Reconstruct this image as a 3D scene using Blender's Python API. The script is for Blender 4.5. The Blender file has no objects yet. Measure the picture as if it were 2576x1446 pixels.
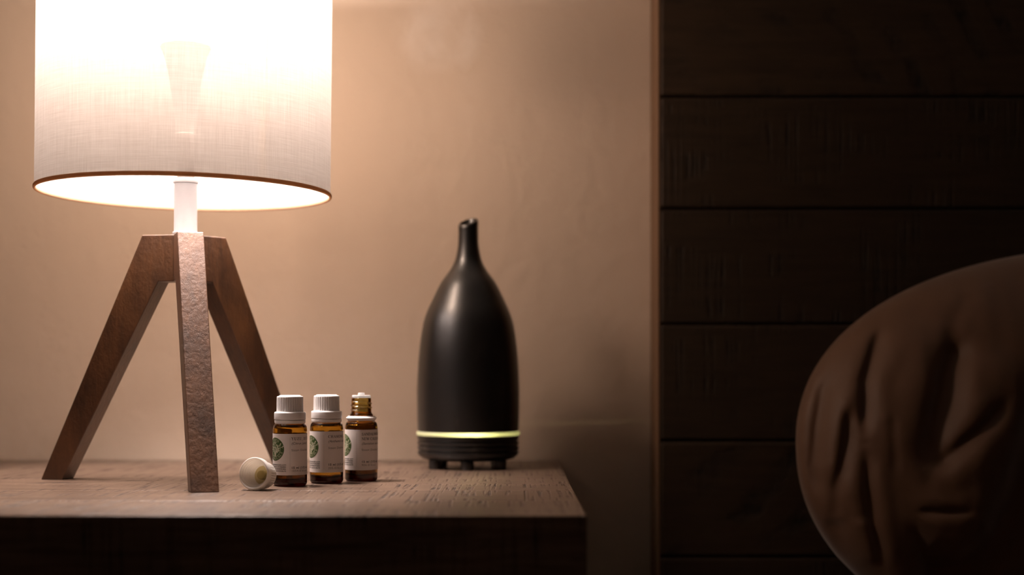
import bpy, bmesh, math, random
import numpy as np
from mathutils import Vector, Matrix, noise as mnoise

C = bpy.context.scene.collection
PI = math.pi
R = math.radians
T = 0.600                                   # height of the nightstand top

# ------------------------------------------------------------------ camera, world, exposure
cam = bpy.data.objects.new('camera', bpy.data.cameras.new('camera'))
C.objects.link(cam)
cam.location = (0, 0, T + 0.095)
cam.rotation_euler = (PI / 2, 0, 0)
cam.data.sensor_width = 36
cam.data.lens = 50
cam.data.shift_y = 0.0823
cam.data.clip_start = 0.05
cam.data.dof.use_dof = True
cam.data.dof.focus_distance = 1.175
cam.data.dof.aperture_fstop = 2.8
bpy.context.scene.camera = cam

sc = bpy.context.scene
sc.view_settings.view_transform = 'Standard'
sc.view_settings.look = 'None'
sc.view_settings.gamma = 1
sc.view_settings.use_curve_mapping = False
sc.view_settings.exposure = 0.0
sc.cycles.use_denoising = True
sc.cycles.max_bounces = 12
sc.cycles.diffuse_bounces = 4
sc.cycles.glossy_bounces = 4
sc.cycles.transmission_bounces = 12
sc.cycles.volume_bounces = 1
sc.cycles.sample_clamp_indirect = 20
sc.cycles.blur_glossy = 0.6
sc.cycles.volume_step_rate = 2.0
sc.cycles.use_adaptive_sampling = True
sc.cycles.adaptive_threshold = 0.02

world = bpy.data.worlds.new('world')
sc.world = world
world.use_nodes = True
world.node_tree.nodes['Background'].inputs[0].default_value = (0.02, 0.015, 0.01, 1)
world.node_tree.nodes['Background'].inputs[1].default_value = 0.1

BULB_COLOR = (1.0, 0.83, 0.76)
BULB_STRENGTH = 350.0
LED_STRENGTH = 1700.0


# ------------------------------------------------------------------ helpers
def tag(o, label=None, cat=None, group=None, kind=None):
    if label: o['label'] = label
    if cat: o['category'] = cat
    if group: o['group'] = group
    if kind: o['kind'] = kind
    return o


def empty(name, loc, rz=0.0):
    o = bpy.data.objects.new(name, None)
    o.empty_display_size = 0.02
    C.objects.link(o)
    o.location = loc
    o.rotation_euler = (0, 0, rz)
    return o


def obj(name, bm, mats, parent=None, smooth=True, angle=35):
    me = bpy.data.meshes.new(name)
    bmesh.ops.recalc_face_normals(bm, faces=bm.faces) if smooth != 'keep' else None
    if smooth:
        for f in bm.faces: f.smooth = True
        if angle < 180:
            for e in bm.edges:
                if len(e.link_faces) == 2 and e.calc_face_angle(0) > R(angle):
                    e.smooth = False
    bm.to_mesh(me)
    bm.free()
    for m in (mats if isinstance(mats, (list, tuple)) else [mats]):
        me.materials.append(m)
    o = bpy.data.objects.new(name, me)
    C.objects.link(o)
    if parent is not None: o.parent = parent
    return o


def bevel(o, w, seg=3, angle=30):
    m = o.modifiers.new('bevel', 'BEVEL')
    m.width = w; m.segments = seg; m.limit_method = 'ANGLE'; m.angle_limit = R(angle)
    m.harden_normals = False
    return o


def box(bm, x0, x1, y0, y1, z0, z1, mat=0):
    vs = [bm.verts.new((x, y, z)) for x in (x0, x1) for y in (y0, y1) for z in (z0, z1)]
    for idx in ((0, 1, 3, 2), (4, 6, 7, 5), (0, 4, 5, 1), (2, 3, 7, 6), (0, 2, 6, 4), (1, 5, 7, 3)):
        f = bm.faces.new([vs[i] for i in idx]); f.material_index = mat
    return vs


def lathe(prof, seg=96, bm=None, closed=False, mat=0, rfun=None, uvlen=True, center=(0, 0)):
    """revolve (r, z) points round the z axis; r = 0 at an end closes it; rfun(r, z, angle) may modulate"""
    bm = bm or bmesh.new()
    uv = bm.loops.layers.uv.verify()
    rings = []
    for (r, z) in prof:
        if r < 1e-7:
            rings.append([bm.verts.new((center[0], center[1], z))])
        else:
            row = []
            for k in range(seg):
                a = 2 * PI * k / seg
                rr = rfun(r, z, a) if rfun else r
                row.append(bm.verts.new((center[0] + rr * math.sin(a), center[1] - rr * math.cos(a), z)))
            rings.append(row)
    n = len(prof)
    pairs = [(i, i + 1) for i in range(n - 1)] + ([(n - 1, 0)] if closed else [])
    for i, j in pairs:
        A, B = rings[i], rings[j]
        for k in range(seg):
            k2 = (k + 1) % seg
            if len(A) == 1 and len(B) == 1: continue
            if len(A) == 1: vs = [A[0], B[k2], B[k]]
            elif len(B) == 1: vs = [A[k], A[k2], B[0]]
            else: vs = [A[k], A[k2], B[k2], B[k]]
            f = bm.faces.new(vs); f.material_index = mat
            for l in f.loops:
                kk = k + 1 if (l.vert in (A[k2 % len(A)], B[k2 % len(B)]) and l.vert not in (A[k % len(A)], B[k % len(B)])) else k
                l[uv].uv = (2 * PI * kk / seg * max(prof[i][0], 0.001), l.vert.co.z)
    return bm


def smoothcurve(pts, n=8):
    """Catmull-Rom through (r, z) points"""
    out = []
    P = [pts[0]] + list(pts) + [pts[-1]]
    for i in range(1, len(P) - 2):
        p0, p1, p2, p3 = P[i - 1], P[i], P[i + 1], P[i + 2]
        for s in range(n):
            t = s / n
            out.append(tuple(0.5 * ((2 * p1[k]) + (-p0[k] + p2[k]) * t + (2 * p0[k] - 5 * p1[k] + 4 * p2[k] - p3[k]) * t * t
                                    + (-p0[k] + 3 * p1[k] - 3 * p2[k] + p3[k]) * t ** 3) for k in (0, 1)))
    out.append(tuple(pts[-1]))
    return out


def fillet(pts, r, n=5):
    """round the interior corners of an (r, z) polyline; r may be a list"""
    out = [pts[0]]
    for i in range(1, len(pts) - 1):
        a, b, c = Vector(pts[i - 1]), Vector(pts[i]), Vector(pts[i + 1])
        rr = r[i] if isinstance(r, (list, tuple)) else r
        d = min(rr, (a - b).length * .49, (c - b).length * .49)
        if d < 1e-6:
            out.append(tuple(b)); continue
        p, q = b + (a - b).normalized() * d, b + (c - b).normalized() * d
        for s in range(n + 1):
            t = s / n
            out.append(tuple(p * (1 - t) ** 2 + b * 2 * t * (1 - t) + q * t * t))
    out.append(pts[-1])
    return out


# ------------------------------------------------------------------ materials
class NT:
    def __init__(self, name):
        self.m = bpy.data.materials.new(name)
        self.m.use_nodes = True
        self.t = self.m.node_tree
        self.t.nodes.clear()
        self.out = self.t.nodes.new('ShaderNodeOutputMaterial')

    def n(self, kind, inp=None, **kw):
        nd = self.t.nodes.new('ShaderNode' + kind)
        for k, v in kw.items(): setattr(nd, k, v)
        for k, v in (inp or {}).items():
            s = nd.inputs[k]
            if hasattr(v, 'is_output'): self.t.links.new(v, s)
            else: s.default_value = v
        return nd

    def math(self, op, a, b=0.0, clamp=False):
        return self.n('Math', {0: a, 1: b}, operation=op, use_clamp=clamp).outputs[0]

    def ramp(self, fac, stops, interp='LINEAR'):
        r = self.n('ValToRGB', {0: fac})
        r.color_ramp.interpolation = interp
        e = r.color_ramp.elements
        while len(e) < len(stops): e.new(0.5)
        for k, (p, c) in enumerate(stops):
            e[k].position = p
            e[k].color = tuple(c) + (1,) if len(c) == 3 else c
        return r.outputs[0]

    def mix(self, fac, a, b, blend='MIX'):
        m = self.n('Mix', data_type='RGBA', blend_type=blend)
        for i, v in ((0, fac), (6, a), (7, b)):
            if hasattr(v, 'is_output'): self.t.links.new(v, m.inputs[i])
            else: m.inputs[i].default_value = v if not isinstance(v, tuple) or len(v) == 4 else v + (1,)
        return m.outputs[2]

    def scaled(self, vec, s, loc=(0, 0, 0), rot=(0, 0, 0)):
        return self.n('Mapping', {0: vec, 1: loc, 2: rot, 3: s}).outputs[0]

    def noise(self, vec, scale, detail=3, rough=.5, dist=0.0):
        return self.n('TexNoise', {'Vector': vec, 'Scale': scale, 'Detail': detail, 'Roughness': rough, 'Distortion': dist}).outputs[0]

    def bump(self, h, strength, dist, normal=None):
        d = {'Height': h, 'Strength': strength, 'Distance': dist}
        if normal is not None: d['Normal'] = normal
        return self.n('Bump', d).outputs[0]

    def done(self, shader):
        self.t.links.new(shader, self.out.inputs[0])
        return self.m

    def pbsdf(self, **kw):
        names = {'col': 'Base Color', 'rough': 'Roughness', 'metal': 'Metallic', 'normal': 'Normal', 'spec': 'Specular IOR Level',
                 'trans': 'Transmission Weight', 'ior': 'IOR', 'sss': 'Subsurface Weight', 'coat': 'Coat Weight',
                 'sheen': 'Sheen Weight', 'emit': 'Emission Color', 'emits': 'Emission Strength', 'coatr': 'Coat Roughness'}
        d = {}
        for k, v in kw.items():
            if isinstance(v, tuple) and len(v) == 3: v = v + (1,)
            d[names[k]] = v
        p = self.n('BsdfPrincipled', d)
        return p


def plain(name, col, rough=.5, **kw):
    t = NT(name)
    o = t.n('TexCoord').outputs['Object']
    nz = t.noise(o, 900, 3)
    p = t.pbsdf(col=col, rough=rough, normal=t.bump(nz, .08, .0003), **kw)
    return t.done(p.outputs[0])


def mat_wall():
    t = NT('painted_wall')
    o = t.n('TexCoord').outputs['Object']
    a = t.noise(o, 60, 4, .55)
    b = t.noise(o, 260, 2, .5)
    h = t.math('ADD', a, t.math('MULTIPLY', b, .25))
    big = t.noise(o, 4, 3)
    col = t.mix(big, (.60, .475, .37), (.62, .495, .385))
    p = t.pbsdf(col=col, rough=.62, spec=.3, normal=t.bump(h, .6, .0020))
    return t.done(p.outputs[0])


def mat_sawn(name, dark, light, mark, plane='XY', pitch=.0042, rough=.45, marks=.6, bump=.5, spec=.5, spread=.47):
    """rough sawn planks running along x: grain, plank tone and blade marks"""
    t = NT(name)
    o = t.n('TexCoord').outputs['Object']
    rnd = t.n('Attribute', attribute_name='plank', attribute_type='GEOMETRY').outputs['Fac']
    off = t.n('CombineXYZ', {0: t.math('MULTIPLY', rnd, 3.1), 1: t.math('MULTIPLY', rnd, 7.7), 2: t.math('MULTIPLY', rnd, 5.3)}).outputs[0]
    v = t.n('VectorMath', {0: o, 1: off}, operation='ADD').outputs[0]
    grain = t.noise(t.scaled(v, (5, 60, 60)), 2.5, 6, .68, .5)
    fine = t.noise(t.scaled(v, (10, 180, 180)), 4, 4, .6)
    col = t.mix(t.ramp(grain, [(.3, (0, 0, 0)), (.7, (1, 1, 1))]), dark, light)
    # straight blade marks across the plank, and arcs of a round blade on some planks
    sc_ = .3142 / pitch
    st = t.n('TexWave', {'Vector': v, 'Scale': sc_, 'Distortion': 2.2, 'Detail': 2.0, 'Detail Scale': .6}, wave_type='BANDS', bands_direction='X').outputs['Fac']
    jit = t.ramp(t.noise(t.scaled(v, (1 / pitch, 9, 9)), 1.0, 1, .5), [(.36, (0, 0, 0)), (.56, (1, 1, 1))])
    st = t.mix(.68, st, jit)
    cx = t.scaled(o, (1, 1, 1), (.5, -1.6, 0)) if plane == 'XY' else t.scaled(o, (1, 1, 1), (-.02, 0, -.82))
    ar = t.n('TexWave', {'Vector': cx, 'Scale': sc_ * .42, 'Distortion': 1.6, 'Detail': 2.0, 'Detail Scale': .8},
             wave_type='RINGS', rings_direction='SPHERICAL').outputs['Fac']
    sel = t.math('GREATER_THAN', rnd, .62)
    w = t.mix(sel, st, ar)
    w = t.ramp(w, [(.12, (0, 0, 0)), (.55, (1, 1, 1))])
    patch = t.ramp(t.noise(t.scaled(v, (9, 26, 26)), 1.3, 4, .6), [(spread, (0, 0, 0)), (spread + .19, (1, 1, 1))])
    brk = t.ramp(t.noise(t.scaled(v, (120, 26, 26)), 1.0, 4, .65), [(.35, (0, 0, 0)), (.6, (1, 1, 1))])
    inv = t.math('SUBTRACT', 1.0, w)
    mk = t.math('MULTIPLY', t.math('MULTIPLY', inv, patch), t.math('ADD', t.math('MULTIPLY', brk, .7), .3))
    col = t.mix(t.math('MULTIPLY', mk, marks), col, mark)
    tone = t.math('ADD', .82, t.math('MULTIPLY', rnd, .32))
    col = t.mix(1.0, col, t.n('CombineColor', {0: tone, 1: tone, 2: tone}).outputs[0], 'MULTIPLY')
    # small splits and pores
    pore = t.ramp(t.noise(t.scaled(v, (30, 260, 260)), 2.2, 2, .5), [(.66, (0, 0, 0)), (.72, (1, 1, 1))])
    col = t.mix(t.math('MULTIPLY', pore, .55), col, mark)
    soft = t.math('MULTIPLY', t.math('MULTIPLY', w, .12), patch)
    h = t.math('ADD', t.math('MULTIPLY', mk, -1.0), t.math('ADD', t.math('MULTIPLY', fine, .45), soft))
    rg = t.math('ADD', rough, t.math('MULTIPLY', mk, .3))
    p = t.pbsdf(col=col, rough=rg, spec=spec, normal=t.bump(h, bump, .0010))
    return t.done(p.outputs[0])


def mat_walnut():
    t = NT('walnut_stained_wood')
    o = t.n('TexCoord').outputs['Object']
    g = t.noise(t.scaled(o, (42, 42, 6)), 3.4, 6, .62, .5)
    fine = t.noise(t.scaled(o, (240, 240, 22)), 3.0, 4, .6)
    blot = t.noise(o, 24, 3, .5)
    col = t.ramp(g, [(.25, (.030, .012, .004)), (.5, (.074, .028, .009)), (.75, (.128, .051, .017))])
    col = t.mix(t.math('MULTIPLY', t.ramp(fine, [(.5, (0, 0, 0)), (.68, (1, 1, 1))]), .55), col, (.035, .014, .007))
    col = t.mix(t.ramp(blot, [(.35, (0, 0, 0)), (.7, (.45, .45, .45))]), col, (.23, .092, .030))
    dents = t.noise(t.scaled(o, (1, 1, .7)), 250, 4, .62)
    h = t.math('ADD', t.math('MULTIPLY', t.ramp(dents, [(.36, (0, 0, 0)), (.6, (1, 1, 1))]), .9), t.math('MULTIPLY', fine, .5))
    p = t.pbsdf(col=col, rough=.40, spec=.8, coat=.5, coatr=.36, normal=t.bump(h, .22, .0010))
    return t.done(p.outputs[0])


def mat_linen():
    t = NT('linen_shade_fabric')
    uv = t.n('TexCoord').outputs['UV']
    hz = t.noise(t.scaled(uv, (38, 1700, 1)), 1, 3, .6)          # weft threads
    vt = t.noise(t.scaled(uv, (1500, 34, 1)), 1, 3, .6)          # warp threads
    hz2 = t.noise(t.scaled(uv, (14, 520, 1), (3, 1, 0)), 1, 2, .5)
    vt2 = t.noise(t.scaled(uv, (480, 12, 1), (1, 5, 0)), 1, 2, .5)
    slub = t.ramp(t.noise(t.scaled(uv, (170, 420, 1)), 1, 2, .4), [(.70, (0, 0, 0)), (.80, (1, 1, 1))])
    wv = t.math('ADD', t.math('ADD', hz, vt), t.math('MULTIPLY', t.math('ADD', hz2, vt2), .4))
    wv = t.math('MULTIPLY', wv, 1 / 2.8)
    f = t.ramp(wv, [(.36, (0, 0, 0)), (.62, (1, 1, 1))])
    # thin open linen: part of the light passes between the threads, part is scattered by them
    gap = t.mix(f, (.106, .092, .076), (.160, .142, .120))
    gap = t.mix(t.math('MULTIPLY', slub, .5), gap, (.06, .045, .03))
    tc = t.mix(f, (.55, .50, .47), (.80, .76, .74))
    tc = t.mix(t.math('MULTIPLY', slub, .5), tc, (.40, .28, .20))
    dc = t.mix(f, (.52, .42, .33), (.66, .56, .47))
    nm = t.bump(wv, .6, .0006)
    back = t.n('NewGeometry').outputs['Backfacing']
    dcol = t.mix(back, dc, (.195, .190, .188))
    sp0 = t.n('BsdfTransparent', {'Color': gap})
    sp1 = t.n('BsdfRefraction', {'Color': gap, 'Roughness': .75, 'IOR': 1.15})
    sp = t.n('MixShader', {0: .0, 1: sp0.outputs[0], 2: sp1.outputs[0]})
    tr = t.n('BsdfTranslucent', {'Color': tc, 'Normal': nm})
    df = t.n('BsdfDiffuse', {'Color': dcol, 'Normal': nm})
    m1 = t.n('MixShader', {0: .027, 1: df.outputs[0], 2: tr.outputs[0]})
    mx = t.n('AddShader', {0: m1.outputs[0], 1: sp.outputs[0]})
    return t.done(mx.outputs[0])


def mat_translucent(name, dcol, tcol, fac):
    t = NT(name)
    o = t.n('TexCoord').outputs['Object']
    nm = t.bump(t.noise(o, 500, 3), .1, .0004)
    tr = t.n('BsdfTranslucent', {'Color': tcol + (1,), 'Normal': nm})
    df = t.n('BsdfDiffuse', {'Color': dcol + (1,), 'Normal': nm})
    return t.done(t.n('MixShader', {0: fac, 1: df.outputs[0], 2: tr.outputs[0]}).outputs[0])


def mat_emit(name, col, strength):
    t = NT(name)
    return t.done(t.n('Emission', {0: col + (1,), 1: strength}).outputs[0])


def mat_glass(name, col, rough=.02, ior=1.5, vol=None, dens=0.0):
    t = NT(name)
    o = t.n('TexCoord').outputs['Object']
    nm = t.bump(t.noise(o, 120, 2), .10, .0006)
    p = t.pbsdf(col=col, rough=rough, trans=1.0, ior=ior, normal=nm)
    if vol:
        a = t.n('VolumeAbsorption', {'Color': vol + (1,), 'Density': dens})
        t.t.links.new(a.outputs[0], t.out.inputs['Volume'])
    return t.done(p.outputs[0])


def mat_stone():
    t = NT('matte_black_ceramic')
    o = t.n('TexCoord').outputs['Object']
    col = t.mix(t.noise(o, 18, 4), (.0025, .0022, .002), (.005, .0045, .004))
    scr = t.ramp(t.noise(t.scaled(o, (60, 9, 20), rot=(.4, .2, .6)), 2, 2), [(.66, (0, 0, 0)), (.70, (1, 1, 1))])
    col = t.mix(t.math('MULTIPLY', scr, .10), col, (.10, .08, .065))
    rg = t.ramp(t.noise(o, 30, 3), [(.3, (.345, .345, .345)), (.7, (.365, .365, .365))])
    p = t.pbsdf(col=col, rough=rg, spec=.85, normal=t.bump(t.noise(o, 380, 3), .10, .0005))
    return t.done(p.outputs[0])


def mat_fabric(name, a, b, rough=.8, sheen=.3):
    t = NT(name)
    o = t.n('TexCoord').outputs['Object']
    wv = t.math('ADD', t.noise(t.scaled(o, (1, 8, 1)), 260, 2), t.noise(t.scaled(o, (8, 1, 1)), 260, 2))
    col = t.mix(t.noise(o, 9, 4, .6), a, b)
    p = t.pbsdf(col=col, rough=rough, spec=.25, sheen=sheen, normal=t.bump(wv, .25, .0006))
    return t.done(p.outputs[0])


def mat_mist():
    """density fades away from the plume's axis and from the puff's centre (object space: spout at the origin)"""
    t = NT('water_mist')
    o = t.n('TexCoord').outputs['Object']
    sp = t.n('SeparateXYZ', {0: o})
    x, y, z = sp.outputs
    n1 = t.ramp(t.noise(t.scaled(o, (1, 1, .7)), 30, 4, .55, 1.0), [(.40, (0, 0, 0)), (.66, (1, 1, 1))])
    wid = t.math('ADD', .004, t.math('MULTIPLY', z, .085))
    rad = t.math('SQRT', t.math('ADD', t.math('MULTIPLY', x, x), t.math('MULTIPLY', y, y)))
    pl_ = t.math('SUBTRACT', 1.0, t.math('DIVIDE', rad, wid), clamp=True)
    pl_ = t.math('MULTIPLY', pl_, .55)
    q = t.scaled(t.n('VectorMath', {0: o, 1: (.030, 0, -.180)}, operation='ADD').outputs[0], (1 / .050, 1 / .040, 1 / .042), rot=(0, R(0), 0))
    ln = t.n('VectorMath', {0: q}, operation='LENGTH').outputs['Value']
    pf = t.math('SUBTRACT', 1.0, ln, clamp=True)
    pf = t.math('MULTIPLY', t.math('SMOOTH_MIN', pf, .5), 1.6)
    dens = t.math('MULTIPLY', t.math('MULTIPLY', n1, t.math('ADD', pl_, pf)), MIST_DENSITY)
    v = t.n('VolumeScatter', {'Color': (1, .97, .95, 1), 'Density': dens, 'Anisotropy': .2})
    t.t.links.new(v.outputs[0], t.out.inputs['Volume'])
    return t.m


MIST_DENSITY = 15.0
M_WALL = mat_wall()
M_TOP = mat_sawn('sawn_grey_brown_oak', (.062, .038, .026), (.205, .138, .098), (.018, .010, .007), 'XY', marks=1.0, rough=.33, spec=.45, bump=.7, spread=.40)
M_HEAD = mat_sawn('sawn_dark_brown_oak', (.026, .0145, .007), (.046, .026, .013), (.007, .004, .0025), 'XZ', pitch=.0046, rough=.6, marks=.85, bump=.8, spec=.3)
M_EDGE = plain('lighter_brown_board_edge', (.165, .088, .044), .6)  # headboard side board, a lighter brown than the plank faces
M_WALNUT = mat_walnut()
M_LINEN = mat_linen()
M_TRIM = mat_translucent('tan_fabric_tape', (.42, .28, .18), (.55, .36, .23), .45)
M_LINER = plain('white_lining', (.85, .83, .80), .7)
M_WHITE = plain('white_plastic', (.86, .84, .83), .38)
M_TUBE = plain('white_painted_metal', (.44, .43, .43), .35)
M_METAL = plain('grey_metal', (.45, .42, .38), .4, metal=1.0)
M_BULB = mat_emit('glowing_bulb', BULB_COLOR, BULB_STRENGTH)
M_GLASS = mat_glass('amber_glass', (.92, .80, .42), vol=(.80, .60, .03), dens=720.0)
M_OIL = mat_glass('brown_oil', (.20, .11, .03), 0.0, 1.46)
M_OIL_DARK = mat_glass('dark_oil', (.10, .055, .02), 0.0, 1.46)
M_CLEAR = mat_translucent('frosted_clear_plastic', (.75, .75, .74), (.8, .8, .8), .45)
M_PAPER = plain('white_paper_label', (.78, .72, .69), .6)
M_INK = plain('dark_green_ink', (.022, .025, .018), .7)
M_INK2 = plain('grey_ink', (.10, .09, .075), .7)
M_GREEN = plain('green_print', (.036, .080, .010), .6)
M_CREAM = plain('cream_print', (.50, .49, .36), .6)
M_CAPIN = plain('cream_cap_liner', (.74, .66, .38), .45)
M_NUB = plain('olive_cap_plug', (.50, .42, .17), .45)
M_STONE = mat_stone()
M_RING = mat_translucent('milky_ring', (.55, .52, .44), (.84, .84, .68), .55)
M_LED = mat_emit('glowing_led', (1.0, .97, .50), LED_STRENGTH)
M_PILLOW = mat_fabric('brown_satin_cotton', (.090, .041, .018), (.115, .054, .024), .55, .25)
M_SHEET = mat_fabric('dark_sheet', (.10, .06, .04), (.13, .08, .05))
M_FLOOR = mat_sawn('floor_boards', (.14, .08, .045), (.22, .13, .08), (.05, .03, .02), 'XY', marks=.1, bump=.1)
M_CEIL = plain('white_ceiling', (.7, .66, .6), .8)
M_PAINT = plain('painted_skirting', (.6, .56, .5), .5)


def plankset(name, mat, parent, x0, x1, cuts, axis, d0, d1, seed, bev=.0012, gap=.0006, values=None, joints=None):
    """boards running along x, cut along y ('Y': d0..d1 is z) or z ('Z': d0..d1 is y); one mesh, one tone value a board"""
    rng = random.Random(seed)
    bm = bmesh.new()
    lay = bm.faces.layers.float.new('plank')
    for i in range(len(cuts) - 1):
        a, b = cuts[i] + gap / 2, cuts[i + 1] - gap / 2
        xs = [x0] + (joints[i] if joints and joints.get(i) else []) + [x1]
        for j in range(len(xs) - 1):
            val = values[i] if values and j == 0 else rng.random()
            n0 = len(bm.faces)
            if axis == 'Y': box(bm, xs[j] + (gap / 2 if j else 0), xs[j + 1] - (gap / 2 if j < len(xs) - 2 else 0), a, b, d0, d1)
            else: box(bm, xs[j] + (gap / 2 if j else 0), xs[j + 1], d0 + rng.uniform(-.0006, .0006), d1, a, b)
            bm.faces.ensure_lookup_table()
            for f in bm.faces[n0:]: f[lay] = val
    o = obj(name, bm, mat, parent, smooth=False)
    bevel(o, bev, 2)
    return o


# ------------------------------------------------------------------ the room
WY = 1.535
def slab(name, x0, x1, y0, y1, z0, z1, m):
    bm = bmesh.new(); box(bm, x0, x1, y0, y1, z0, z1)
    o = obj(name, bm, m, None, smooth=False)
    return tag(o, kind='structure')

slab('wall_back', -1.9, 2.6, WY, WY + .12, 0, 2.5, M_WALL)
M_ROOM = plain('dark_brown_paint', (.24, .18, .13), .7)
slab('wall_left', -2.02, -1.9, -2.6, WY + .12, 0, 2.5, M_ROOM)
slab('wall_right', 2.6, 2.72, -2.6, WY + .12, 0, 2.5, M_ROOM)
slab('wall_front', -2.02, 2.72, -2.72, -2.6, 0, 2.5, M_ROOM)
slab('ceiling', -2.02, 2.72, -2.72, WY + .12, 2.5, 2.6, M_CEIL)
fl = plankset('floor', M_FLOOR, None, -1.9, 2.6, [-2.6 + k * .16 for k in range(26)] + [WY], 'Y', -.03, 0, 5)
tag(fl, kind='structure')
slab('baseboard_back', -1.9, .14, WY - .015, WY, 0, .10, M_PAINT)

# ------------------------------------------------------------------ nightstand
ns = tag(empty('nightstand', (-.285, 1.238, 0)),
         'thick wooden nightstand with grey-brown rough-sawn top and dark front under the lamp', 'nightstand')
NX0, NX1, NY0, NY1 = -.62, .0495, .940, 1.531
o = plankset('tabletop', M_TOP, ns, NX0, NX1, [NY0, 1.047, 1.139, 1.204, 1.262, 1.395, NY1], 'Y', T - .05, T, 11, bev=.0009, gap=.0002,
             values=[.35, .5, .45, .78, .3, .55], joints={3: [-.31], 1: [.010]})
o.location = -ns.location
bm = bmesh.new()
box(bm, NX0 + .001, NX0 + .026, NY0 + .004, NY1, 0, T - .05)
box(bm, NX1 - .026, NX1 - .001, NY0 + .004, NY1, 0, T - .05)
box(bm, NX0 + .026, NX1 - .026, NY1 - .012, NY1, .05, T - .05)
box(bm, NX0 + .026, NX1 - .026, NY0 + .006, NY1 - .012, .05, .075)
box(bm, NX0 + .026, NX1 - .026, NY0 + .006, NY0 + .020, .32, .34)
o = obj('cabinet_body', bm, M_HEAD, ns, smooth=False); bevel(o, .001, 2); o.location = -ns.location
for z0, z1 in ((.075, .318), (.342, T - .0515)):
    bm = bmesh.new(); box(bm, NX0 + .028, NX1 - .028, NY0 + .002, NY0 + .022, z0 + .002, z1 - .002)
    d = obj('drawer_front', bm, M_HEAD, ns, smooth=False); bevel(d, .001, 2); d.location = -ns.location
    bm = lathe([(0, -.022), (.010, -.021), (.012, -.016), (.006, -.008), (.005, .0), (0, .0)], 32)
    k = obj('knob', bm, M_METAL, d); k.rotation_euler = (-PI / 2, 0, 0)
    k.location = ((NX0 + NX1) / 2, NY0 + .002, (z0 + z1) / 2)
    for v in k.data.vertices: v.co.z = -v.co.z
    k.rotation_euler = (PI / 2, 0, 0)

# ------------------------------------------------------------------ table lamp
LC = Vector((-.2850, 1.242, T))
lamp = tag(empty('table_lamp', LC), 'table lamp with white linen drum shade on a walnut tripod base', 'lamp')
AZ = (19.5, 139.5, -100.5)
HW = .011


def tripod_leg(az):
    # radial profile (r, z): wedge mitred at the axis, elbow, then a tapering slanted leg
    d = Vector((math.sin(R(az)), -math.cos(R(az)), 0)); s = Vector((-d.y, d.x, 0))
    bm = bmesh.new()
    rows = []
    for w in (-HW, 0, HW):
        ri = abs(w) / math.tan(R(60)) + .0002
        prof = [(ri, .2140), (.0355, .2140), (.131, 0), (.111, 0), (.0205, .1735), (ri, .1735)]
        rows.append([bm.verts.new(d * r + s * w + Vector((0, 0, z))) for r, z in prof])
    n = len(rows[0])
    for a, b in ((0, 1), (1, 2)):
        for i in range(n):
            j = (i + 1) % n
            bm.faces.new([rows[a][i], rows[a][j], rows[b][j], rows[b][i]])
    bm.faces.new(rows[0]); bm.faces.new(list(reversed(rows[2])))
    bmesh.ops.dissolve_limit(bm, angle_limit=R(1), verts=bm.verts, edges=bm.edges)
    bmesh.ops.recalc_face_normals(bm, faces=bm.faces)
    return bm


for az in AZ:
    o = obj('leg', tripod_leg(az), M_WALNUT, lamp, smooth=False)
    bevel(o, .0007, 2)

o = obj('neck_tube', lathe(fillet([(.0040, .214), (.0113, .214), (.0113, .2168), (.0100, .2172), (.0099, .2592), (.0107, .2594), (.0107, .2625),
                                   (.0104, .2632), (.004, .2632)], .0004, 2), 64), M_TUBE, lamp)
o = obj('collar', lathe(fillet([(.003, .2633), (.0074, .2633), (.0074, .2690), (.003, .2690)], .0005, 2), 64), M_METAL, lamp)
o = obj('socket', lathe(fillet([(.003, .2691), (.0078, .2691), (.0080, .290), (.0086, .303), (.003, .303)], .0008, 3), 64), M_WHITE, lamp)
o = obj('bulb_neck', lathe(fillet([(.003, .3031), (.0078, .3031), (.0100, .325), (.0140, .352), (.0190, .3720), (.0225, .3795), (.003, .3795)], .002, 3), 48), mat_emit('glowing_bulb_neck', BULB_COLOR, 5.6), lamp)
bprof = [(0, .3800), (.0230, .3800)] + smoothcurve([(.0250, .3825), (.0370, .3960), (.0440, .4150), (.0448, .4300), (.0410, .4480), (.0310, .4610), (.0160, .4680), (0, .470)], 6)
o = obj('bulb', lathe([(max(r, 0), z) for r, z in bprof], 48), M_BULB, lamp)

# shade: fabric drum, tape round both rims, wire spider and a seam
SR, SB, ST = .1255, .2500, .4750
bm = lathe([(SR, SB + (ST - SB) * k / 24) for k in range(25)], 256)
shade = obj('lamp_shade', bm, M_LINEN, lamp, angle=180)
_p = shade.data.polygons[0]
if _p.normal.x * _p.center.x + _p.normal.y * _p.center.y < 0: shade.data.flip_normals()
shade.rotation_euler = (0, R(.55), 0)
shade.location = (-.0025, 0, 0)


def torus(Rm, a, b, z, seg=160, ns_=14):
    return lathe([(Rm + a * math.cos(2 * PI * k / ns_), z + b * math.sin(2 * PI * k / ns_)) for k in range(ns_)], seg, closed=True)


obj('rim_tape', torus(SR, .0013, .0019, SB + .001), M_TRIM, shade)
obj('rim_tape', torus(SR, .0013, .0019, ST - .001), M_TRIM, shade)


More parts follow.
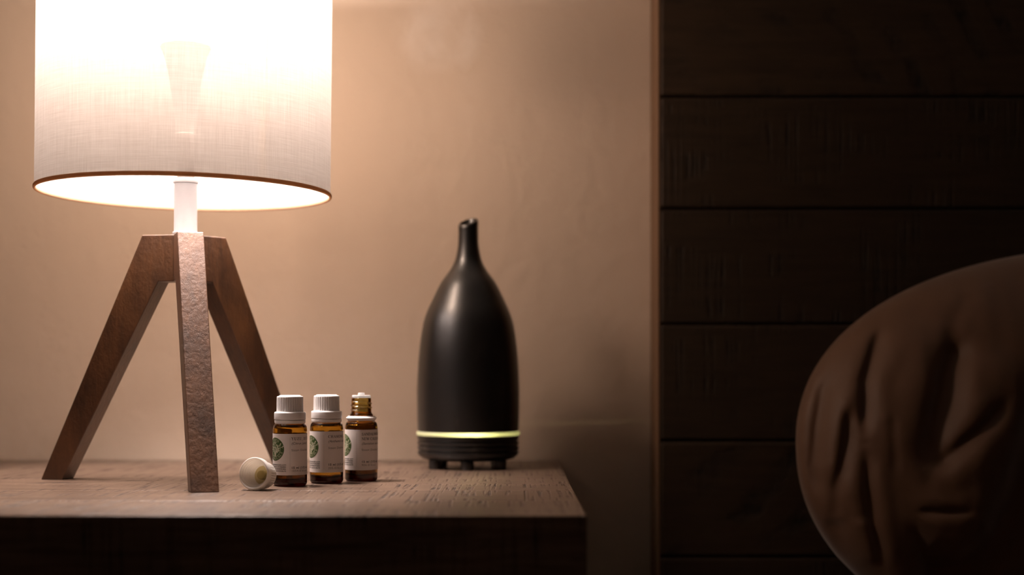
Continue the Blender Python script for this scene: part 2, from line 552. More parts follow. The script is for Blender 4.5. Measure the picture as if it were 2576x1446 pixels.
def tube(bm, pts, r, seg=10):
    prev = None
    n = len(pts)
    for i, p in enumerate(pts):
        p = Vector(p)
        t = (Vector(pts[min(i + 1, n - 1)]) - Vector(pts[max(i - 1, 0)])).normalized()
        u = t.cross(Vector((0, 0, 1)) if abs(t.z) < .9 else Vector((1, 0, 0))).normalized(); w = t.cross(u)
        rr = r[i] if isinstance(r, (list, tuple)) else r
        ring = [bm.verts.new(p + u * rr * math.cos(2 * PI * k / seg) + w * rr * math.sin(2 * PI * k / seg)) for k in range(seg)]
        if prev:
            for k in range(seg): bm.faces.new([prev[k], prev[(k + 1) % seg], ring[(k + 1) % seg], ring[k]])
        else: bm.faces.new(list(reversed(ring)))
        prev = ring
    bm.faces.new(prev)
    return bm


bm = torus(.0385, .0011, .0011, .4600, 64, 8)          # clip ring that grips the globe, spokes to the top rim
for k in range(3):
    a = R(80 + 120 * k)
    tube(bm, [(.0385 * math.sin(a), -.0385 * math.cos(a), .4600), (.0800 * math.sin(a), -.0800 * math.cos(a), .4690),
              (.1243 * math.sin(a), -.1243 * math.cos(a), ST - .001)], .0008, 8)
obj('shade_spider', bm, M_TUBE, shade)
bm = bmesh.new()
vs = []
for z in np.linspace(SB + .002, ST - .002, 12):
    vs.append([bm.verts.new(((SR - .0003) * math.sin(R(a)), -(SR - .0003) * math.cos(R(a)), z)) for a in (156.5, 158, 159.5)]
              + [bm.verts.new(((SR - .0007) * math.sin(R(a)), -(SR - .0007) * math.cos(R(a)), z)) for a in (159.5, 158, 156.5)])
for i in range(11):
    for k in range(6):
        bm.faces.new([vs[i][k], vs[i][(k + 1) % 6], vs[i + 1][(k + 1) % 6], vs[i + 1][k]])
obj('lining_seam', bm, mat_translucent('seam_tape', (.35, .33, .31), (.6, .5, .4), .4), shade)

# ------------------------------------------------------------------ lettering
def bend(verts2d, rad, a0, h0):
    """(x, y) on the label plane -> points on the cylinder"""
    return [(rad * math.sin(a0 + x / rad), -rad * math.cos(a0 + x / rad), h0 + y) for x, y in verts2d]


def text_mesh(body, size, bold=0.0, shear=0.0, spacing=1.0, align='LEFT'):
    cu = bpy.data.curves.new('t', 'FONT')
    cu.body = body; cu.size = 1.0; cu.offset = bold; cu.shear = shear; cu.space_character = spacing
    cu.resolution_u = 3; cu.align_x = align
    ob = bpy.data.objects.new('t', cu)
    C.objects.link(ob)
    dg = bpy.context.evaluated_depsgraph_get(); dg.update()
    me = bpy.data.meshes.new_from_object(ob.evaluated_get(dg))
    vs = [(v.co.x * size, v.co.y * size) for v in me.vertices]
    fs = [tuple(p.vertices) for p in me.polygons]
    bpy.data.objects.remove(ob); bpy.data.curves.remove(cu); bpy.data.meshes.remove(me)
    return vs, fs


def arc(cx, cy, rx, ry, a0, a1, n=10):
    return [(cx + rx * math.cos(R(a0 + (a1 - a0) * k / n)), cy + ry * math.sin(R(a0 + (a1 - a0) * k / n))) for k in range(n + 1)]


TK, TN, SF = .165, .075, .06
def _s(x, y, w=.34): return ([(x - w / 2, y), (x + w / 2, y)], SF)
GLYPH = {   # (strokes as (polyline, width)), advance; cap height 1
    'Y': ([([(.12, .97), (.42, .48), (.42, .03)], TK), ([(.74, .97), (.44, .48)], TN), _s(.13, .97), _s(.74, .97, .28), _s(.42, .03)], .92),
    'U': ([([(.18, .97), (.18, .30)] + arc(.45, .30, .27, .27, 180, 270, 6), TK), (arc(.45, .30, .27, .27, 270, 360, 6) + [(.72, .97)], TN), _s(.18, .97), _s(.72, .97, .28)], .96),
    'Z': ([([(.10, .95), (.66, .95)], TN), ([(.62, .93), (.12, .07)], TK), ([(.08, .05), (.70, .05)], TN), ([(.11, .97), (.09, .72)], SF), ([(.70, .04), (.73, .30)], SF)], .84),
    ',': ([([(.13, .12), (.15, .02), (.08, -.16)], .12)], .34),
    'D': ([([(.18, .97), (.18, .03)], TK), ([(.18, .96), (.42, .96)] + arc(.42, .5, .36, .46, 90, 50, 4), TN), (arc(.40, .5, .36, .46, 50, -50, 8), TK), (arc(.42, .5, .36, .46, -50, -90, 4) + [(.18, .04)], TN), _s(.15, .97, .26), _s(.15, .03, .26)], .92),
    'I': ([([(.22, .97), (.22, .03)], TK), _s(.22, .97), _s(.22, .03)], .46),
    'S': ([(arc(.36, .72, .22, .23, 20, 90, 4) + arc(.36, .72, .24, .23, 90, 200, 6), .10), ([(.14, .64), (.30, .53), (.50, .42), (.58, .32)], TK), (arc(.35, .28, .24, .25, 10, -90, 6) + arc(.35, .28, .25, .25, -90, -160, 4), .10), ([(.58, .98), (.58, .74)], SF), ([(.10, .02), (.10, .28)], SF)], .70),
    'T': ([([(.40, .97), (.40, .03)], TK), ([(.05, .95), (.75, .95)], TN), ([(.06, .97), (.06, .74)], SF), ([(.74, .97), (.74, .74)], SF), _s(.40, .03)], .82),
    'C': ([(arc(.48, .5, .37, .47, 45, 120, 6), TN), (arc(.46, .5, .36, .47, 120, 240, 8), TK), (arc(.48, .5, .37, .47, 240, 320, 6), TN), ([(.77, .98), (.77, .68)], SF)], .86),
    'H': ([([(.19, .97), (.19, .03)], TK), ([(.73, .97), (.73, .03)], TK), ([(.19, .5), (.73, .5)], TN), _s(.19, .97, .3), _s(.19, .03, .3), _s(.73, .97, .3), _s(.73, .03, .3)], .98),
    'A': ([([(.14, .03), (.43, .97)], TN), ([(.43, .97), (.74, .03)], TK), ([(.24, .33), (.62, .33)], TN), _s(.13, .03, .26), _s(.75, .03, .3)], .90),
    'M': ([([(.17, .97), (.17, .03)], TN), ([(.17, .97), (.50, .15)], TK), ([(.50, .15), (.84, .97)], TN), ([(.86, .97), (.86, .03)], TK), _s(.15, .97, .24), _s(.17, .03, .26), _s(.88, .97, .24), _s(.86, .03, .3)], 1.08),
    'O': ([(arc(.46, .5, .34, .46, 60, 120, 4), TN), (arc(.44, .5, .33, .46, 120, 240, 8), TK), (arc(.46, .5, .34, .46, 240, 300, 4), TN), (arc(.48, .5, .33, .46, -60, 60, 8), TK)], .94),
    'L': ([([(.19, .97), (.19, .03)], TK), ([(.19, .05), (.66, .05)], TN), ([(.66, .03), (.68, .30)], SF), _s(.19, .97, .3), _s(.15, .03, .24)], .76),
    'E': ([([(.19, .97), (.19, .03)], TK), ([(.19, .95), (.64, .95)], TN), ([(.19, .51), (.52, .51)], TN), ([(.19, .05), (.67, .05)], TN), ([(.64, .97), (.64, .74)], SF), ([(.67, .03), (.69, .28)], SF), ([(.52, .62), (.52, .40)], SF), _s(.14, .97, .22), _s(.14, .03, .22)], .78),
    'W': ([([(.12, .97), (.36, .04)], TK), ([(.36, .04), (.58, .90)], TN), ([(.58, .90), (.82, .04)], TK), ([(.82, .04), (1.04, .97)], TN), _s(.12, .97, .28), _s(.56, .97, .22), _s(1.05, .97, .26)], 1.16),
    'N': ([([(.17, .97), (.17, .03)], TN), ([(.17, .97), (.74, .05)], TK), ([(.76, .97), (.76, .03)], TN), _s(.14, .97, .24), _s(.17, .03, .26), _s(.76, .97, .26)], .94),
    'B': ([([(.18, .97), (.18, .03)], TK), ([(.18, .96), (.40, .96)] + arc(.40, .74, .2, .22, 90, -90, 8) + [(.2, .52)], .11), ([(.18, .52), (.42, .52)] + arc(.42, .28, .23, .24, 90, -90, 8) + [(.2, .04)], .12)], .78),
    ' ': ([], .42),
}


def stroke_quads(pts, w):
    """polyline -> list of quads (each a list of four points)"""
    q = []
    n = len(pts)
    nor = []
    for i in range(n):
        a = Vector(pts[max(i - 1, 0)]); b = Vector(pts[min(i + 1, n - 1)])
        t = (b - a).normalized(); nor.append(Vector((-t.y, t.x)))
    for i in range(n - 1):
        p, r = Vector(pts[i]), Vector(pts[i + 1])
        a, b = nor[i] * w / 2, nor[i + 1] * w / 2
        q.append([tuple(p + a), tuple(p - a), tuple(r - b), tuple(r + b)])
    return q


def serif_text(body, h, track=1.0):
    """quads in label units"""
    out, x = [], 0.0
    for ch in body:
        st, adv = GLYPH[ch]
        for pts, w in st:
            for q in stroke_quads(pts, w): out.append([((x + p[0]) * h, p[1] * h) for p in q])
        x += adv * track
    return out, x * h


class Print:
    """collects flat shapes and wraps them round the bottle"""
    def __init__(self, rad):
        self.bm = bmesh.new(); self.rad = rad
    def poly(self, pts, mat=0, a0=0.0, h0=0.0, lift=0.0):
        vs = [self.bm.verts.new(p) for p in bend(pts, self.rad + lift, a0, h0)]
        try:
            f = self.bm.faces.new(vs); f.material_index = mat
        except ValueError: pass
    def font(self, body, size, x, y, a0, mat=0, bold=0.0, shear=0.0, spacing=1.0, align='LEFT', sx=1.0):
        vs, fs = text_mesh(body, size, bold, shear, spacing, align)
        P = [self.bm.verts.new(p) for p in bend([(x + vx * sx, y + vy) for vx, vy in vs], self.rad, a0, 0)]
        for f in fs:
            try:
                g = self.bm.faces.new([P[i] for i in f]); g.material_index = mat
            except ValueError: pass
    def serif(self, body, h, x, y, a0, mat=0, track=1.0):
        for q in serif_text(body, h, track)[0]: self.poly([(x + a, y + b) for a, b in q], mat, a0)


def emblem(a0, cx, cy, rad, Rr):
    """green roundel: ring, sprigs and lettering, wrapped on the label"""
    P = Print(rad)
    n = 72
    rings = [0, .2, .4, .6, .8, 1.0]
    for i in range(len(rings) - 1):
        for k in range(n):
            t0, t1 = 2 * PI * k / n, 2 * PI * (k + 1) / n
            q = [(cx + Rr * rings[i] * math.cos(t0), cy + Rr * rings[i] * math.sin(t0)), (cx + Rr * rings[i + 1] * math.cos(t0), cy + Rr * rings[i + 1] * math.sin(t0)),
                 (cx + Rr * rings[i + 1] * math.cos(t1), cy + Rr * rings[i + 1] * math.sin(t1)), (cx + Rr * rings[i] * math.cos(t1), cy + Rr * rings[i] * math.sin(t1))]
            P.poly(q if i else q[1:] , 0, a0) if i else P.poly([(cx, cy), q[1], q[2]], 0, a0)
    L = .00005
    def line(pts, w, mat=1):
        for q in stroke_quads([(cx + x * Rr, cy + y * Rr) for x, y in pts], w * Rr): P.poly(q, mat, a0, 0, L)
    def leaf(x, y, ang, ln=.15, wd=.075):
        pts = []
        for k in range(12):
            t = 2 * PI * k / 12
            u, v = ln / 2 * math.cos(t), wd / 2 * math.sin(t) * (1.25 - .25 * math.cos(t))
            pts.append((cx + (x + u * math.cos(ang) - v * math.sin(ang)) * Rr, cy + (y + u * math.sin(ang) + v * math.cos(ang)) * Rr))
        P.poly(pts, 1, a0, 0, L)
    line(arc(0, 0, .63, .63, 68, 400 - 10, 60)[:], .035)
    # stems fan out from the bottom of the ring
    tips = [(-.44, .16), (-.34, .40), (-.14, .52), (.06, .52), (.22, .36), (.36, .30), (.66, .46), (.92, .27), (.46, -.10), (.30, -.22), (.40, .06), (-.5, -.05)]
    for (tx, ty) in tips:
        pts = []
        for k in range(9):
            t = k / 8
            bx, by = -.02 + tx * .10, -.62
            mx, my = tx * .22, -.10 + ty * .2
            pts.append(((1 - t) ** 2 * bx + 2 * t * (1 - t) * mx + t * t * tx, (1 - t) ** 2 * by + 2 * t * (1 - t) * my + t * t * ty))
        line(pts, .028)
        ang = math.atan2(pts[-1][1] - pts[-2][1], pts[-1][0] - pts[-2][0])
        leaf(tx, ty, ang, .19, .085)
        for idx, sd in ((5, 1), (7, -1)):
            if abs(tx) < .3 and idx == 7: continue
            px, py = pts[idx]
            a2 = ang + sd * .9
            leaf(px + .09 * math.cos(a2), py + .09 * math.sin(a2), a2, .125, .055)
    # lettering on the ring
    def around(body, rmid, h, a_c, step, top):
        n_ = len(body)
        for i, ch in enumerate(body):
            off = (i - (n_ - 1) / 2) * step
            th = a_c - off if top else a_c + off
            st, adv = GLYPH[ch]
            for pts, w in st:
                for q in stroke_quads(pts, w * .95):
                    out = []
                    for gx, gy in q:
                        lx, ly = (gx - adv / 2) * h, (gy - .5) * h
                        if top: rr, tt = rmid + ly, R(th) - lx / rmid
                        else: rr, tt = rmid - ly, R(th) + lx / rmid
                        out.append((cx + Rr * rr * math.cos(tt), cy + Rr * rr * math.sin(tt)))
                    P.poly(out, 1, a0, 0, L)
    around('EDEN', .81, .22, 84, 16, True)
    around('BOTANICALS', .81, .23, -90, 15.2, False)
    return P.bm


RB = .01415   # glass radius
def label_sheet(z0, z1):
    bm = bmesh.new()
    n = 96
    a_s, a_e = R(-172), R(172)
    r0, r1 = RB + .00003, RB + .00013
    rows = []
    for k in range(n + 1):
        a = a_s + (a_e - a_s) * k / n
        rows.append([bm.verts.new((r * math.sin(a), -r * math.cos(a), z)) for r, z in ((r0, z0), (r1, z0), (r1, z1), (r0, z1))])
    for k in range(n):
        for i in range(4):
            bm.faces.new([rows[k][i], rows[k][(i + 1) % 4], rows[k + 1][(i + 1) % 4], rows[k + 1][i]])
    bm.faces.new(rows[0]); bm.faces.new(list(reversed(rows[-1])))
    return bm


def glass_profile():
    out = [(0, .0014), (.0095, .0012), (.0112, 0), (.0125, 0), (RB, .0016), (RB, .0475), (.0132, .0510), (.0112, .0525), (.0098, .0535), (.0092, .0545),
           (.0100, .0556), (.0103, .0570), (.0094, .0586), (.0087, .0598), (.0085, .0720), (.0078, .0724)]
    rr = [0, .0005, .0006, .001, .0016, .004, .002, .0008, .0006, .0004, .0006, .0008, .0008, .0008, .0004, 0]
    out = fillet(out, rr, 5)
    inn = [(.0066, .0724), (.0063, .0715), (.0063, .0560), (.0075, .0535), (.0105, .0508), (.0129, .0485), (.0129, .0445), (.0129, .0068), (.0112, .0052), (0, .0060)]
    rr = [0, .0003, .001, .001, .002, .002, 0, .0014, .001, 0]
    inn = fillet(inn, rr, 5)
    return out, inn


def glass_body(thread=True):
    out, inn = glass_profile()
    bm = lathe(out + inn, 96)
    if thread:   # one helical bead round the neck
        n, turns = 180, 2.35
        rows = []
        for k in range(n + 1):
            t = k / n
            a = 2 * PI * turns * t + R(-110)
            z = .0695 - turns * .0036 * t
            fade = min(1, t * 14, (1 - t) * 14)
            row = []
            for (dr, dz) in ((-.0003, .0010), (.0006, .0005), (.0010, 0), (.0006, -.0005), (-.0003, -.0010)):
                r = .0085 + (dr * fade if dr > 0 else dr)
                row.append(bm.verts.new((r * math.sin(a), -r * math.cos(a), z + dz)))
            rows.append(row)
        for k in range(n):
            for i in range(5):
                bm.faces.new([rows[k][i], rows[k][(i + 1) % 5], rows[k + 1][(i + 1) % 5], rows[k + 1][i]])
        bm.faces.new(rows[0]); bm.faces.new(list(reversed(rows[-1])))
    return bm


def oil_fill(level):
    inn = glass_profile()[1]
    pts = [p for p in reversed(inn) if p[1] < level]
    pts = [(max(r - .00008, 0), z + .00008) for r, z in pts]
    return lathe(pts + [(pts[-1][0], level), (0, level)], 72)


def cap_rfun(nr=34, depth=.00055, z0=.0622, z1=.0738):
    def f(r, z, a):
        if r > .0100 and z0 < z < z1:
            ph = (a * nr / (2 * PI)) % 1.0
            g = max(0.0, 1 - abs(ph - .5) / .22)
            e = min(1, (z - z0) / .0008, (z1 - z) / .0008)
            return r - depth * g * e * 1.3
        return r
    return f


def cap_outer():
    """ribbed screw cap above, drawn as (r, z) in bottle heights"""
    return fillet([(.0119, .0549), (.0131, .0553), (.0131, .0608), (.0125, .0616), (.0112, .0617), (.0112, .0622), (.0111, .0630), (.0110, .0730), (.0109, .0738),
                   (.0106, .0746), (.0092, .0748), (.0086, .0755), (0, .0756)],
                  [0, .0004, .0006, .0006, .0002, 0, 0, 0, 0, .0006, .0003, .0004, 0], 4)


def cap_mesh():
    prof = cap_outer()
    # refine the ribbed stretch
    inner = [(0, .0738), (.0085, .0738), (.0089, .0734), (.0089, .0612), (.0103, .0600), (.0107, .0549)]
    return lathe(prof + list(reversed(inner)), 352, rfun=cap_rfun())


ABOVE = {
    'yuzu': dict(title=['YUZU, DISTILLED'], it='(Citrus junos)', lot='1054-016 Lot D', tx=4.5, dot=0.0, lg=-19.7, web=-13.3, top=.0437, bot=.0095,
                 ty=[.0385], iy=.0349, sy=.0294, my=.0149, ly=.0123),
    'chamomile': dict(title=['CHAMOMILE'], it='(Anthemis nobilis)', lot='205-016 Lot B', tx=5.6, dot=-9.0, lg=-28.2, web=-23.0, top=.0445, bot=.0097,
                      ty=[.0390], iy=.0353, sy=.0297, my=.0156, ly=.0126),
    'sandalwood': dict(title=['SANDALWOOD', 'NEW CALEDONIA'], it='(Santalum austro.)', lot='906-016 Lot 2', tx=1.2, dot=-16.4, lg=-36.7, web=-30.0, top=.0450, bot=.0101,
                       ty=[.0400, .0360], iy=.0322, sy=.0268, my=.0166, ly=.0137),
}


def make_bottle(key, px, Y, level, label, capped=True):
    X = (px - 1288) * Y / 3578.0
    root = empty('essential_oil_bottle', (X, Y, T), math.atan2(-X, Y))   # face the photographed side towards the room
    root.rotation_euler[2] = math.atan2(X, Y) * -1.0
    tag(root, label, 'bottle', 'essential oil bottles in a row')
    obj('glass_body', glass_body(), M_GLASS, root)
    if level: obj('oil', oil_fill(level), M_OIL if capped else M_OIL_DARK, root)
    g = ABOVE[key]
    lab = obj('label', label_sheet(g['bot'], g['top']), M_PAPER, root)
    rad = RB + .00018
    P = Print(rad)
    mm = .001
    def aa(d): return R(d)
    for i, s in enumerate(g['title']): P.serif(s, 2.4 * mm, 0, g['ty'][i], aa(g['tx']), 0, 1.08 if key != 'sandalwood' else .98)
    P.font(g['it'], 2.8 * mm, 0, g['iy'], aa(g['tx']), 0, .006, .28, 1.08)
    P.font('Steam Distilled', 2.6 * mm, 0, g['sy'], aa(g['tx']), 1, 0, 0, 1.10)
    P.font('15 ml (1/2 oz)', 2.45 * mm, 0, g['my'], aa(g['tx']), 0, .035, 0, 1.25)
    code, lot = g['lot'].split(' ', 1)
    P.font(code, 2.5 * mm, 0, g['ly'], aa(g['tx']), 1, 0, 0, 1.22)
    P.font(lot, 1.8 * mm, .0015 * len(code) + .0002 * (len(code) == 8), g['ly'], aa(g['tx']), 1)
    P.font('edenbotanicals.com', 2.2 * mm, 0, g['my'] + .0026, aa(g['web']), 0, .01, .25, 1.0, 'RIGHT')
    for i, s in enumerate(['KEEP OUT OF REACH OF CHILDREN', 'AVOID EYES & SENSITIVE SKIN', 'SKIN TEST - ALWAYS DILUTE']):
        P.font(s, 1.35 * mm, 0, g['my'] + (.0010 - .0017 * i), aa(g['web']), 0, .03, 0, .95, 'RIGHT')
    x, y = 0.0, g['bot'] + .0030
    while y < g['top'] - .0030:                       # the dotted rule
        P.poly([(-.00011, y), (.00011, y), (.00011, y + .00026), (-.00011, y + .00026)], 1, aa(g['dot']))
        y += .00062
    obj('printed_text', P.bm, [M_INK, M_INK2], lab, smooth='keep')
    cx = rad * R(g['lg']) - .0096
    obj('emblem', emblem(0.0, cx, (g['ty'][0] if len(g['ty']) == 1 else g['ty'][0] - .001) - .0076, rad, .0096), [M_GREEN, M_CREAM], lab, smooth='keep')
    if capped:
        cap = obj('cap', cap_mesh(), M_WHITE, root)
        obj('tamper_ring', lathe(fillet([(.0107, .0520), (.0122, .0518), (.0127, .0522), (.01295, .0545), (.0127, .05475), (.0107, .05475)], .0004, 3) , 96, closed=True), M_WHITE, root)
    else:
        obj('tamper_ring', lathe(fillet([(.0112, .0527), (.0118, .0524), (.0124, .0536), (.01325, .0546), (.01325, .0551), (.0120, .0558), (.0116, .0566), (.0109, .0566), (.01065, .0540), (.0112, .0527)], .0004, 3)[:-1], 96, closed=True), M_WHITE, root)
        o = obj('dropper_insert', lathe(fillet([(0, .0600), (.0060, .0600), (.00615, .0722), (.0080, .0725), (.0081, .0741), (.0078, .0746), (.0070, .0744), (.0062, .0736), (.0030, .0733),
                                                (.0028, .0765), (.0022, .0767), (.0019, .0765), (.0017, .0740), (0, .0738)], .0003, 3), 72), M_CLEAR, root)
        bm = bmesh.new()
    return root


make_bottle('yuzu', 729.5, 1.1885, .0090, 'capped amber bottle whose label reads YUZU, nearest the lying cap')
make_bottle('chamomile', 821.5, 1.2175, .0072, 'capped amber bottle with CHAMOMILE label, middle of the row')
make_bottle('sandalwood', 909.0, 1.2410, .0500, 'open amber bottle labelled SANDALWOOD NEW CALEDONIA, threaded neck showing', capped=False)

# the loose cap, lying on its side with the open end towards the camera
cprof_out = fillet([(.0124, 0), (.0131, .0008), (.0131, .0058), (.0125, .0066), (.0112, .0067), (.0112, .0072), (.0111, .0080), (.0110, .0180), (.0109, .0188),
                    (.0106, .0196), (.0092, .0198), (.0086, .0203), (0, .0204)], [0, .0005, .0006, .0006, .0002, 0, 0, 0, 0, .0006, .0003, .0004, 0], 4)
steps = [(0, .0182), (.0062, .0182), (.0072, .0180), (.0086, .0172)]
z = .0172
for k in range(4):                                    # inner thread ridges
    steps += [(.0090, z - .0003), (.0090, z - .0014), (.0083, z - .0018), (.0083, z - .0021), (.0091, z - .0026)]
    z -= .0026
steps += [(.0098, .0062), (.0099, .0052), (.0104, .0048), (.0106, .0030), (.0112, .0026), (.0116, .0008), (.0119, 0), (.0124, 0)]
bm = lathe(list(reversed(cprof_out)) + list(reversed(steps))[1:], 352, rfun=cap_rfun(34, .00055, .0072, .0188))
cap = obj('screw_cap', bm, mat_translucent('white_cap_plastic', (.86, .84, .82), (.88, .82, .73), .38), None)
tag(cap, 'white ribbed screw cap lying on its side, open end showing cream liner', 'bottle cap')
lin = obj('liner', lathe(fillet([(.0038, .0172), (.0078, .0174), (.0080, .0180), (.0038, .0181)], .0002, 2), 72, closed=True), M_CAPIN, cap)
nub = obj('plug', lathe(fillet([(0, .0128), (.0034, .0128), (.0037, .0134), (.0037, .0181), (0, .0181)], .0004, 3), 64), M_NUB, cap)
nub['label'] = 'olive tinted plug'
tilt = math.atan2(.0131 - .0109, .0140)
az = R(17)                                             # closed end points back and to the right
zdir = Vector((math.sin(az) * math.cos(tilt), math.cos(az) * math.cos(tilt), -math.sin(tilt)))
xdir = zdir.cross(Vector((0, 0, 1))).normalized(); ydir = zdir.cross(xdir)
Mx = Matrix((xdir, ydir, zdir)).transposed().to_4x4()
c0 = Vector((-.2065, 1.1360, T))
Mx.translation = c0
lo = min((Mx @ v.co).z for v in cap.data.vertices)
Mx.translation = c0 + Vector((0, 0, T - lo + .0001))
cap.matrix_world = Mx

# ------------------------------------------------------------------ diffuser
DC = Vector(((1178 - 1288) * 1.410 / 3578, 1.410, T))
df = tag(empty('oil_diffuser', DC), 'matte black bottle-shaped oil diffuser with a glowing ring above its base', 'diffuser')
prof = smoothcurve([(.0500, .0365), (.0504, .049), (.0506, .068), (.0503, .087), (.0487, .1136), (.0458, .1365), (.0418, .152), (.0352, .167), (.0275, .1825),
                    (.0186, .1950), (.0138, .2040), (.0114, .2130), (.0101, .2230), (.0098, .2350), (.0099, .2410)], 6)


def slanted(bm, z0):
    """cut the spout on a slant: lower towards the front left"""
    for v in bm.verts:
        if v.co.z > z0:
            k = (v.co.z - z0) / (.2440 - z0)
            v.co.z += k * (v.co.x * .26 + v.co.y * .38)


inn = [(.0078, .2440), (.0070, .2425), (.0066, .2300), (.0070, .2150), (.0120, .1980), (.0300, .1700), (.0450, .1300), (.0465, .0500), (.0460, .0365)]
bm = lathe([(.0460, .0365)] + prof + [(.0096, .2432), (.0088, .2440)] + inn[:-1], 128, closed=True)
slanted(bm, .2250)
obj('cover', bm, M_STONE, df)
bprof = [(0, .0095), (.0395, .0082), (.0455, .0098), (.0494, .0135)]
for zc in (.0165, .0215, .0265):
    bprof += [(.0502, zc - .0014), (.0502, zc), (.0490, zc + .0006), (.0489, zc + .0012), (.0500, zc + .0020)]
bprof += [(.0502, .0304), (.0499, .0324), (0, .0324)]
obj('base', lathe(bprof, 128), M_STONE, df)
bm = lathe([(.0490, .0323), (.0506, .0326), (.0513, .0333), (.0513, .0354), (.0505, .0363), (.0485, .0363), (.0485, .0323)], 128, closed=True)
obj('light_ring', bm, M_RING, df)
for a in (0, 40, -40, 135, -135):
    a2 = R(a) - math.atan2(DC.x, DC.y) * -1.0
    x, y = .0400 * math.sin(R(a)), -.0400 * math.cos(R(a))
    if abs(a) == 40: x, y = math.copysign(.0315, a), -.024
    bm = lathe(fillet([(0, 0), (.0058, 0), (.0064, .0012), (.0066, .0088), (0, .0088)], .0008, 3), 40)
    o = obj('foot', bm, M_STONE, df); o.location = (x, y, 0)
LX, LY = .003, -.0410
bm = bmesh.new(); box(bm, LX - .0050, LX + .0050, LY - .0018, LY + .0018, .0330, .0354)
obj('led', bm, M_LED, df, smooth=False)

# ------------------------------------------------------------------ headboard, mattress, pillow
hb = tag(empty('headboard', (.95, 1.495, .3)), 'dark brown bed headboard of rough-sawn horizontal planks', 'headboard')
zc = T + .095
cuts = [zc + v for v in (-.4275, -.309, -.190, -.071, .049, .1675, .2825, .401, .520)]
o = plankset('plank_panel', M_HEAD, hb, .1525, 1.75, cuts, 'Z', 1.460, 1.500, 3, bev=.0025, gap=.0018,
             values=[.3, .2, .75, .35, .15, .4, .9, .5])
o.location = -hb.location
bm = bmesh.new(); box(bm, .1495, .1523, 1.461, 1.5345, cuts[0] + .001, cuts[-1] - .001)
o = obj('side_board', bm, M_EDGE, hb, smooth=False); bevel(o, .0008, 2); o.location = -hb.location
bm = bmesh.new()
for x in (.24, 1.62):
    bm = bmesh.new(); box(bm, x, x + .06, 1.5005, 1.534, 0, cuts[-1] - .03)
    o = obj('rear_post', bm, M_HEAD, hb, smooth=False); o.location = -hb.location

bm = bmesh.new(); box(bm, .17, 1.72, -.45, 1.452, .16, .4185)
mt = obj('mattress', bm, M_SHEET, None, smooth=True); bevel(mt, .035, 5)
tag(mt, 'bed mattress under a dark sheet in front of the plank headboard', 'mattress')
bf = tag(empty('bed_frame', (.95, .5, 0)), 'low dark bed frame under the mattress', 'bed frame')
bm = bmesh.new(); box(bm, .175, 1.715, -.44, 1.450, .10, .159)
o = obj('platform', bm, M_HEAD, bf, smooth=False); bevel(o, .004, 2); o.location = -bf.location
for x in (.20, 1.64):
    for y in (-.40, 1.37):
        bm = bmesh.new(); box(bm, x, x + .05, y, y + .05, 0, .0995)
        o = obj('leg', bm, M_HEAD, bf, smooth=False); o.location = -bf.location


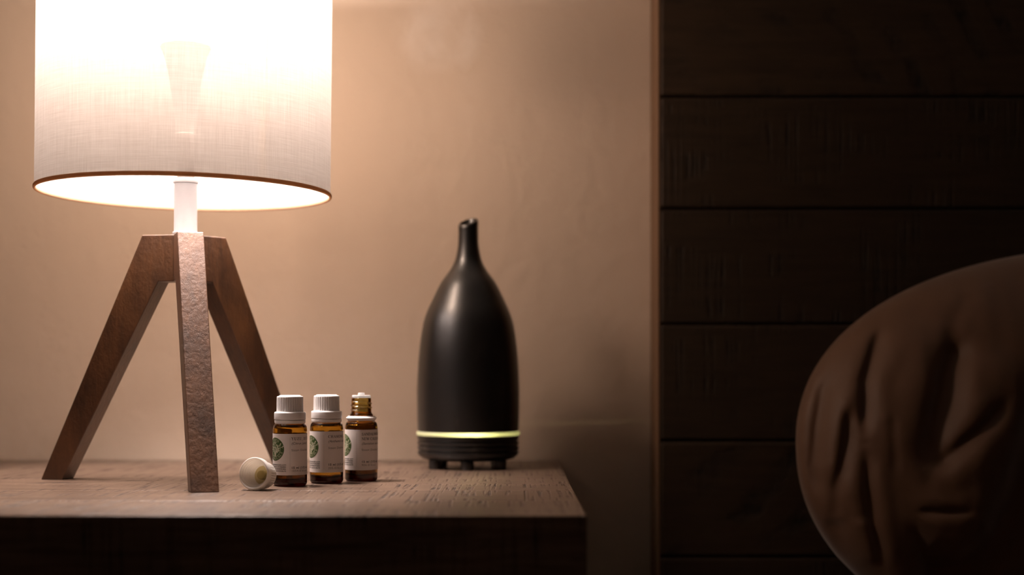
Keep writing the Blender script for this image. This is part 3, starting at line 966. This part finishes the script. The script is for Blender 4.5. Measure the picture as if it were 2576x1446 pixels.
def pillow_mesh():
    N = 260
    cx, ch = .622, -.076
    A, H, n = .3515, .200, 2.2
    PZ = 1.30
    def mm(p): return ((p[0] - 1288) * PZ / 3578, (935 - p[1]) * PZ / 3578)
    valleys = [  # (photo-measured run of the fold, width, depth) in metres on the pillow face
        ([(2262, 800), (2225, 880), (2195, 960), (2185, 1060), (2182, 1110)], .0042, .0120),
        ([(2125, 925), (2095, 985), (2076, 1080), (2064, 1180), (2075, 1280)], .0048, .0230),
        ([(2452, 820), (2405, 930), (2368, 1040), (2345, 1130), (2325, 1200)], .0100, .0220),
        ([(2530, 1000), (2480, 1060), (2410, 1120), (2330, 1195)], .0050, .0100),
        ([(2108, 1300), (2118, 1370), (2135, 1446)], .0060, .0150),
        ([(2182, 1120), (2184, 1220), (2196, 1330), (2225, 1446)], .0036, .0090),
        ([(2150, 1010), (2140, 1100), (2125, 1180), (2100, 1260)], .0045, .0100),
        ([(2290, 1280), (2350, 1284), (2430, 1280)], .0030, .0050),
        ([(2248, 1030), (2246, 1100), (2250, 1200)], .0030, .0022),
        ([(2480, 720), (2430, 800), (2400, 870)], .0060, .0030),
        ([(2120, 1200), (2108, 1290), (2080, 1390)], .0040, .0050),
    ]
    V = [(np.array([mm(p) for p in pts]), w, d) for pts, w, d in valleys]
    edge = np.array([mm(p) for p in [(2900, 640), (2680, 780), (2600, 930), (2550, 1060), (2500, 1190), (2445, 1310), (2390, 1365), (2335, 1360), (2296, 1335), (2285, 1420), (2290, 1560), (2500, 1760), (4200, 1760), (4200, 640)]])

    def dist(X, Hh, P):
        """distance to the polyline and how far along it the nearest point lies (0..1)"""
        seg = np.sqrt(((P[1:] - P[:-1]) ** 2).sum(1)); tot = seg.sum()
        d = np.full(X.shape, 9.0); along = np.zeros(X.shape); run = 0.0
        for i in range(len(P) - 1):
            a, b = P[i], P[i + 1]
            ab = b - a
            t = np.clip(((X - a[0]) * ab[0] + (Hh - a[1]) * ab[1]) / (ab @ ab), 0, 1)
            ex, ey = X - a[0] - t * ab[0], Hh - a[1] - t * ab[1]
            dd = np.sqrt(ex * ex + ey * ey)
            m = dd < d
            d = np.where(m, dd, d); along = np.where(m, (run + t * seg[i]) / tot, along)
            run += seg[i]
        return d, along

    def inside_poly(X, Hh, P):
        c = np.zeros(X.shape, bool)
        for i in range(len(P)):
            a, b = P[i], P[(i + 1) % len(P)]
            if a[1] == b[1]: continue
            cond = ((a[1] > Hh) != (b[1] > Hh)) & (X < (b[0] - a[0]) * (Hh - a[1]) / (b[1] - a[1]) + a[0])
            c ^= cond
        return c

    u = np.linspace(-1, 1, N)
    U, W = np.meshgrid(u, u, indexing='ij')
    # square to disc, denser on the side that is seen
    m = np.maximum(abs(U), abs(W))
    th = np.arctan2(W, U)
    rho = m ** .9
    c, s = np.cos(th), np.sin(th)
    k = (abs(c) ** n + abs(s) ** n) ** (-1 / n)
    X = cx + A * rho * k * c
    Hh = ch + H * rho * k * s
    prof = np.sqrt(np.clip(1 - rho ** 2.6, 0, 1))
    lean = (Hh - ch) * .22
    bulge = .085 * prof
    front = bulge.copy()
    fade = np.clip((1 - rho) / .10, 0, 1)
    for P, w, d in V:
        dd, al = dist(X, Hh, P)
        tp = np.clip(np.minimum(al, 1 - al) / .22, 0, 1); tp = .12 + .88 * tp * tp * (3 - 2 * tp)
        front -= .62 * d * tp * np.exp(-(dd / (1.2 * w)) ** 2) * (0.15 + .85 * fade)
        front += .20 * d * tp * np.exp(-((dd - 3.4 * w) / (2.0 * w)) ** 2) * fade
    dd, al = dist(X, Hh, np.vstack([edge, edge[:1]]))
    inside = np.where(inside_poly(X, Hh, edge), dd, -dd)
    rec = 1 / (1 + np.exp(-(inside - .014) / .008))
    front -= .050 * rec * fade
    nz = np.zeros_like(X)
    for i in range(N):
        for j in range(N):
            nz[i, j] = mnoise.noise(Vector((X[i, j] * 26, Hh[i, j] * 9, 3.1))) * .0035 + mnoise.noise(Vector((X[i, j] * 70, Hh[i, j] * 22, 1.7))) * .0010
    front += nz * fade
    back = -.070 * prof + nz * fade
    bm = bmesh.new()
    F = [[bm.verts.new((X[i, j], PZ + .055 + lean[i, j] - front[i, j], Hh[i, j])) for j in range(N)] for i in range(N)]
    Bk = [[None] * N for _ in range(N)]
    for i in range(N):
        for j in range(N):
            Bk[i][j] = F[i][j] if (i in (0, N - 1) or j in (0, N - 1)) else bm.verts.new((X[i, j], PZ + .055 + lean[i, j] - back[i, j], Hh[i, j]))
    for i in range(N - 1):
        for j in range(N - 1):
            bm.faces.new([F[i][j], F[i + 1][j], F[i + 1][j + 1], F[i][j + 1]])
            bm.faces.new([Bk[i][j + 1], Bk[i + 1][j + 1], Bk[i + 1][j], Bk[i][j]])
    return bm


pl = obj('pillow', pillow_mesh(), M_PILLOW, None, angle=180)
pl.location = (0, 0, T + .095)
tag(pl, 'creased brown pillow propped against the dark plank headboard', 'pillow')

# ------------------------------------------------------------------ mist from the diffuser
def mist_mesh():
    """a thin rising plume from the spout that ends in a puff leaning left"""
    bm = bmesh.new()
    prof_ = [(0, .001), (.005, .0011), (.008, .04), (.012, .09), (.016, .135), (.0, .1351)]
    lathe(smoothcurve([(.0, .0008), (.0045, .001), (.0075, .04), (.0115, .09), (.0155, .140), (.0, .142)], 5)[0:], 28, bm=bm)
    for v in bm.verts: pass
    ret = bmesh.ops.create_icosphere(bm, subdivisions=4, radius=1.0)
    for v in ret['verts']:
        k = 1 + .12 * mnoise.noise(v.co * 1.7)
        v.co = Vector((v.co.x * .050 * k - .030, v.co.y * .040 * k, v.co.z * .042 * k + .180))
    return bm


ms = obj('mist', mist_mesh(), mat_mist(), None)
ms.location = DC + Vector((0, 0, .2465))
tag(ms, 'faint white mist rising from the spout of the black diffuser', 'mist', kind='stuff')
